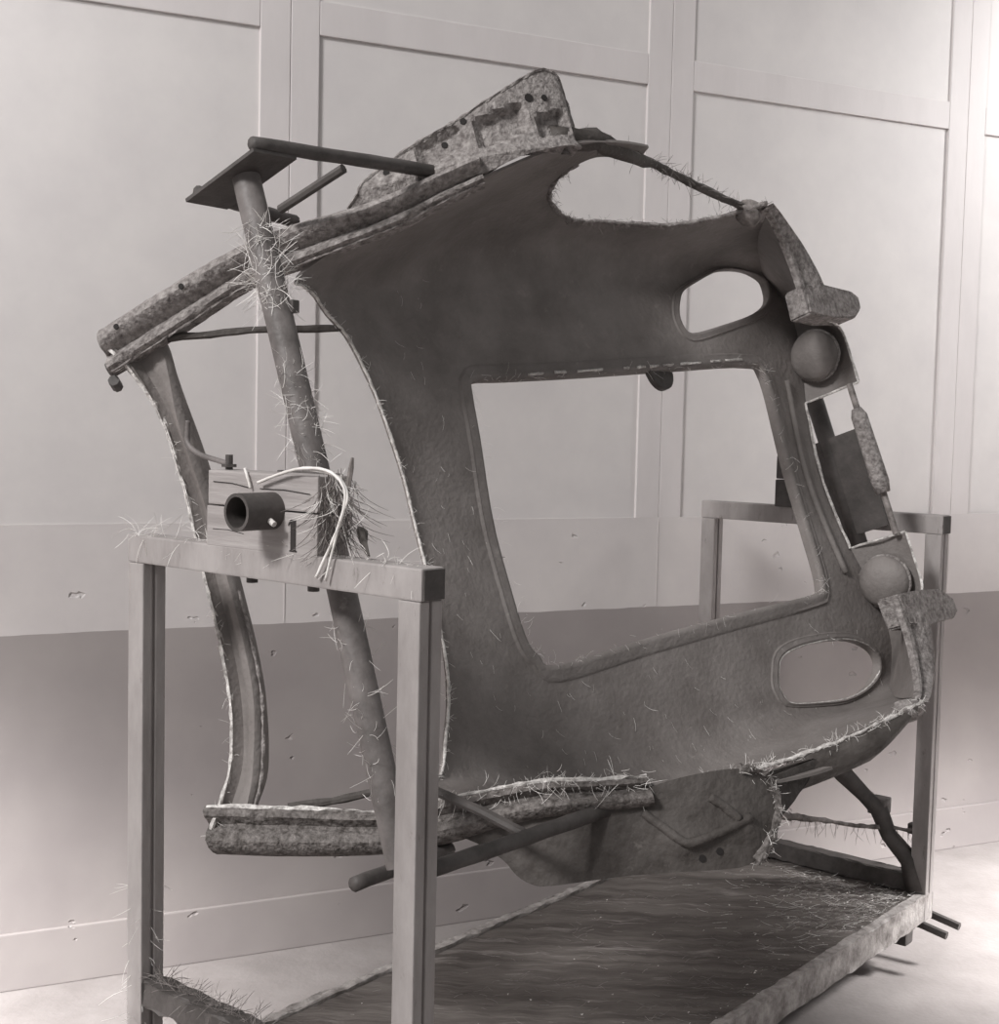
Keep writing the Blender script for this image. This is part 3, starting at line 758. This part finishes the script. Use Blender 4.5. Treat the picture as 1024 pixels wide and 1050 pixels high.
def panel_try():
    u = random.uniform(.75, 2.2); t = random.uniform(-.72, -.36) if random.random() < .75 else random.uniform(-.3, .72)
    if t > -.34: u = random.uniform(.70, .92)
    if any(inside((u, t), h) for h in (win, ov1, ov2)) or not inside((u, t), outline): return None
    n = Sn(u, t); return B(S(u, t)+n*.002), Bd(n*.25+Vector((random.uniform(-1, 1)*.4, 0, -1)))
body.part('loose_fibre', hairs(110, panel_src, (.012, .045), .0007, .7, .1), M['fibre'], parent=shell, stuff=True)
H3 = [B(p) for p in hl]
body.part('loose_fibre', hairs(160, along(H3, .9, (-.3, .2, 0), .01), (.01, .04), .0008), M['fibre'], parent=hd, stuff=True)
def plat_src():
    u, w = random.uniform(.3, 2.45), random.uniform(.06, .86)
    if random.random() < .5: w = .86-abs(random.gauss(0, .12))
    w = min(max(w, .05), .87)
    k = random.choice((-1, 1)); return (u, w, .254), (k*.637+random.uniform(-.3, .3), k*.771+random.uniform(-.3, .3), random.uniform(0, .12))
tr.part('fibre_litter', hairs(800, plat_src, (.012, .05), .0010, .6, .3), M['resin_pale'], parent=plat, stuff=True)
def flake_src():
    bm = bmesh.new()
    for _ in range(320):
        u, w = random.uniform(.3, 2.46), random.uniform(.05, .86)
        if random.random() < .45: w = .87-abs(random.gauss(0, .05))
        if random.random() < .3: u = 2.46-abs(random.gauss(0, .18))
        if random.random() < .35: u = 2.46-abs(random.gauss(0, .30)); w = .87-abs(random.gauss(0, .16))
        w = min(max(w, .04), .88); s = random.uniform(.002, .006); a = random.uniform(0, pi)
        z = .257
        v = [bm.verts.new((u+s*cos(a+k*2.1)*random.uniform(.6, 1.6), w+s*.7*sin(a+k*2.1), z+random.uniform(0, .004))) for k in range(3)]
        bm.faces.new(v)
    return bm
def far_src():
    u, w = 2.44-abs(random.gauss(0, .28)), .86-abs(random.gauss(0, .22))
    k = random.choice((-1, 1)); return (max(u, 1.2), min(max(w, .05), .87), .254), (k*.637+random.uniform(-.2, .2), k*.771+random.uniform(-.2, .2), random.uniform(0, .1))
tr.part('fibre_litter', hairs(420, far_src, (.02, .07), .0013, .5, .3), M['edge'], parent=plat, stuff=True)
tr.part('resin_flakes', flake_src(), M['edge'], parent=plat, stuff=True)
tr.part('fibre_litter', hairs(260, along([(.03, .06, .494), (.03, .45, .494)], .9, (0, 0, .3), .02), (.02, .07), .0012), M['fibre_dark'], parent=plat, stuff=True)
tr.part('fibre_litter', hairs(170, along([(.0, .0, HR+.001), (.03, .28, HR+.001), (.03, .62, HR+.001), (.03, .88, HR+.001)], .8, (0, 0, .1), .012), (.02, .08), .0010, 1.6, .6), M['fibre'], parent=plat, stuff=True)
tr.part('fibre_litter', hairs(70, along([(.03, .02, .75), (.03, .02, .4)], .9, (0, .2, 0), .03), (.03, .10), .0010, 1.0, .3), M['fibre'], parent=plat, stuff=True)

# hank of fibre hung over the end of the block
hk = Thing('fibre_hank', (.045, .66, HR), 'hank of pale loose glass fibre draped over the end of the stencilled block', 'fibre')
loops = [[(-.012, .457, 1.653), (-.013, .531, 1.675), (-.014, .593, 1.687), (-.012, .657, 1.686), (-.010, .699, 1.664), (-.008, .707, 1.627), (-.010, .687, 1.569), (-.012, .634, 1.476)],
         [(-.008, .610, 1.685), (-.006, .685, 1.674), (-.006, .712, 1.636), (-.008, .694, 1.588), (-.012, .660, 1.472)],
         [(-.004, .407, 1.680), (-.006, .420, 1.657), (-.005, .426, 1.640)]]
for lp, r_ in zip(loops, (.0034, .0026, .0030)):
    hk.part('strand', tube(smooth_pts(lp, 6), r_, 5, wob=.2), M['fibre'], smooth=True)
bm = bmesh.new()
for _ in range(230):
    w = .622+min(.07, abs(random.gauss(0, .020))); u = random.uniform(.0, .075); z = random.uniform(1.56, 1.688-(w-.622)*.5)
    add_hair(bm, (u, w, z), (random.uniform(-.12, .06), random.uniform(-.12, .30), -1), random.uniform(.04, .12), .0007, 1.1, .5)
hk.part('hair', bm, M['fibre_dark'], stuff=True)
bm = bmesh.new()
for _ in range(80):
    w = .620+abs(random.gauss(0, .025)); u = random.uniform(-.005, .07); z = random.uniform(1.57, 1.688)
    add_hair(bm, (u, w, z), (random.uniform(-.15, .05), random.uniform(-.1, .2), random.uniform(-1, -.3)), random.uniform(.03, .10), .0006, 1.6, .5)
hk.part('hair', bm, M['fibre'], stuff=True)
hk.part('stiff_tuft', tube([(.07, .672, 1.565), (.05, .70, 1.545), (.03, .735, 1.523)], [.012, .008, .003], 6, wob=.3), M['resin_dark'])
hk.part('stiff_tuft', tube([(.05, .645, 1.60), (.05, .662, 1.69), (.05, .666, 1.710)], [.006, .006, .004], 6, wob=.3), M['fibre_dark'])
# sagging strand between the lower cheek and the bent brace
sg_ = [(1.86, .50, .575), (1.95, .515, .565), (2.10, .56, .535), (2.22, .62, .51), (2.36, .70, .475), (2.46, .76, .46), (2.50, .85, .458)]
ss = Thing('sagging_strand', (2.2, .62, .5), 'thin frayed strand sagging between the moulding and the bent brace', 'fibre')
bm = bmesh.new(); sp = smooth_pts(sg_, 8); add_tube(bm, sp, [.007+.006*max(0, 1-abs(i-18)/10) for i in range(len(sp))], 6, wob=.4)
so = ss.part('strand', bm, M['fibre_dark'], smooth=True)
ss.part('dangling_fibre', hairs(60, along(sp[8:], .25, (0, 0, -1), .006), (.02, .07), .0014, .5, .3), M['fibre_dark'], parent=so, stuff=True)
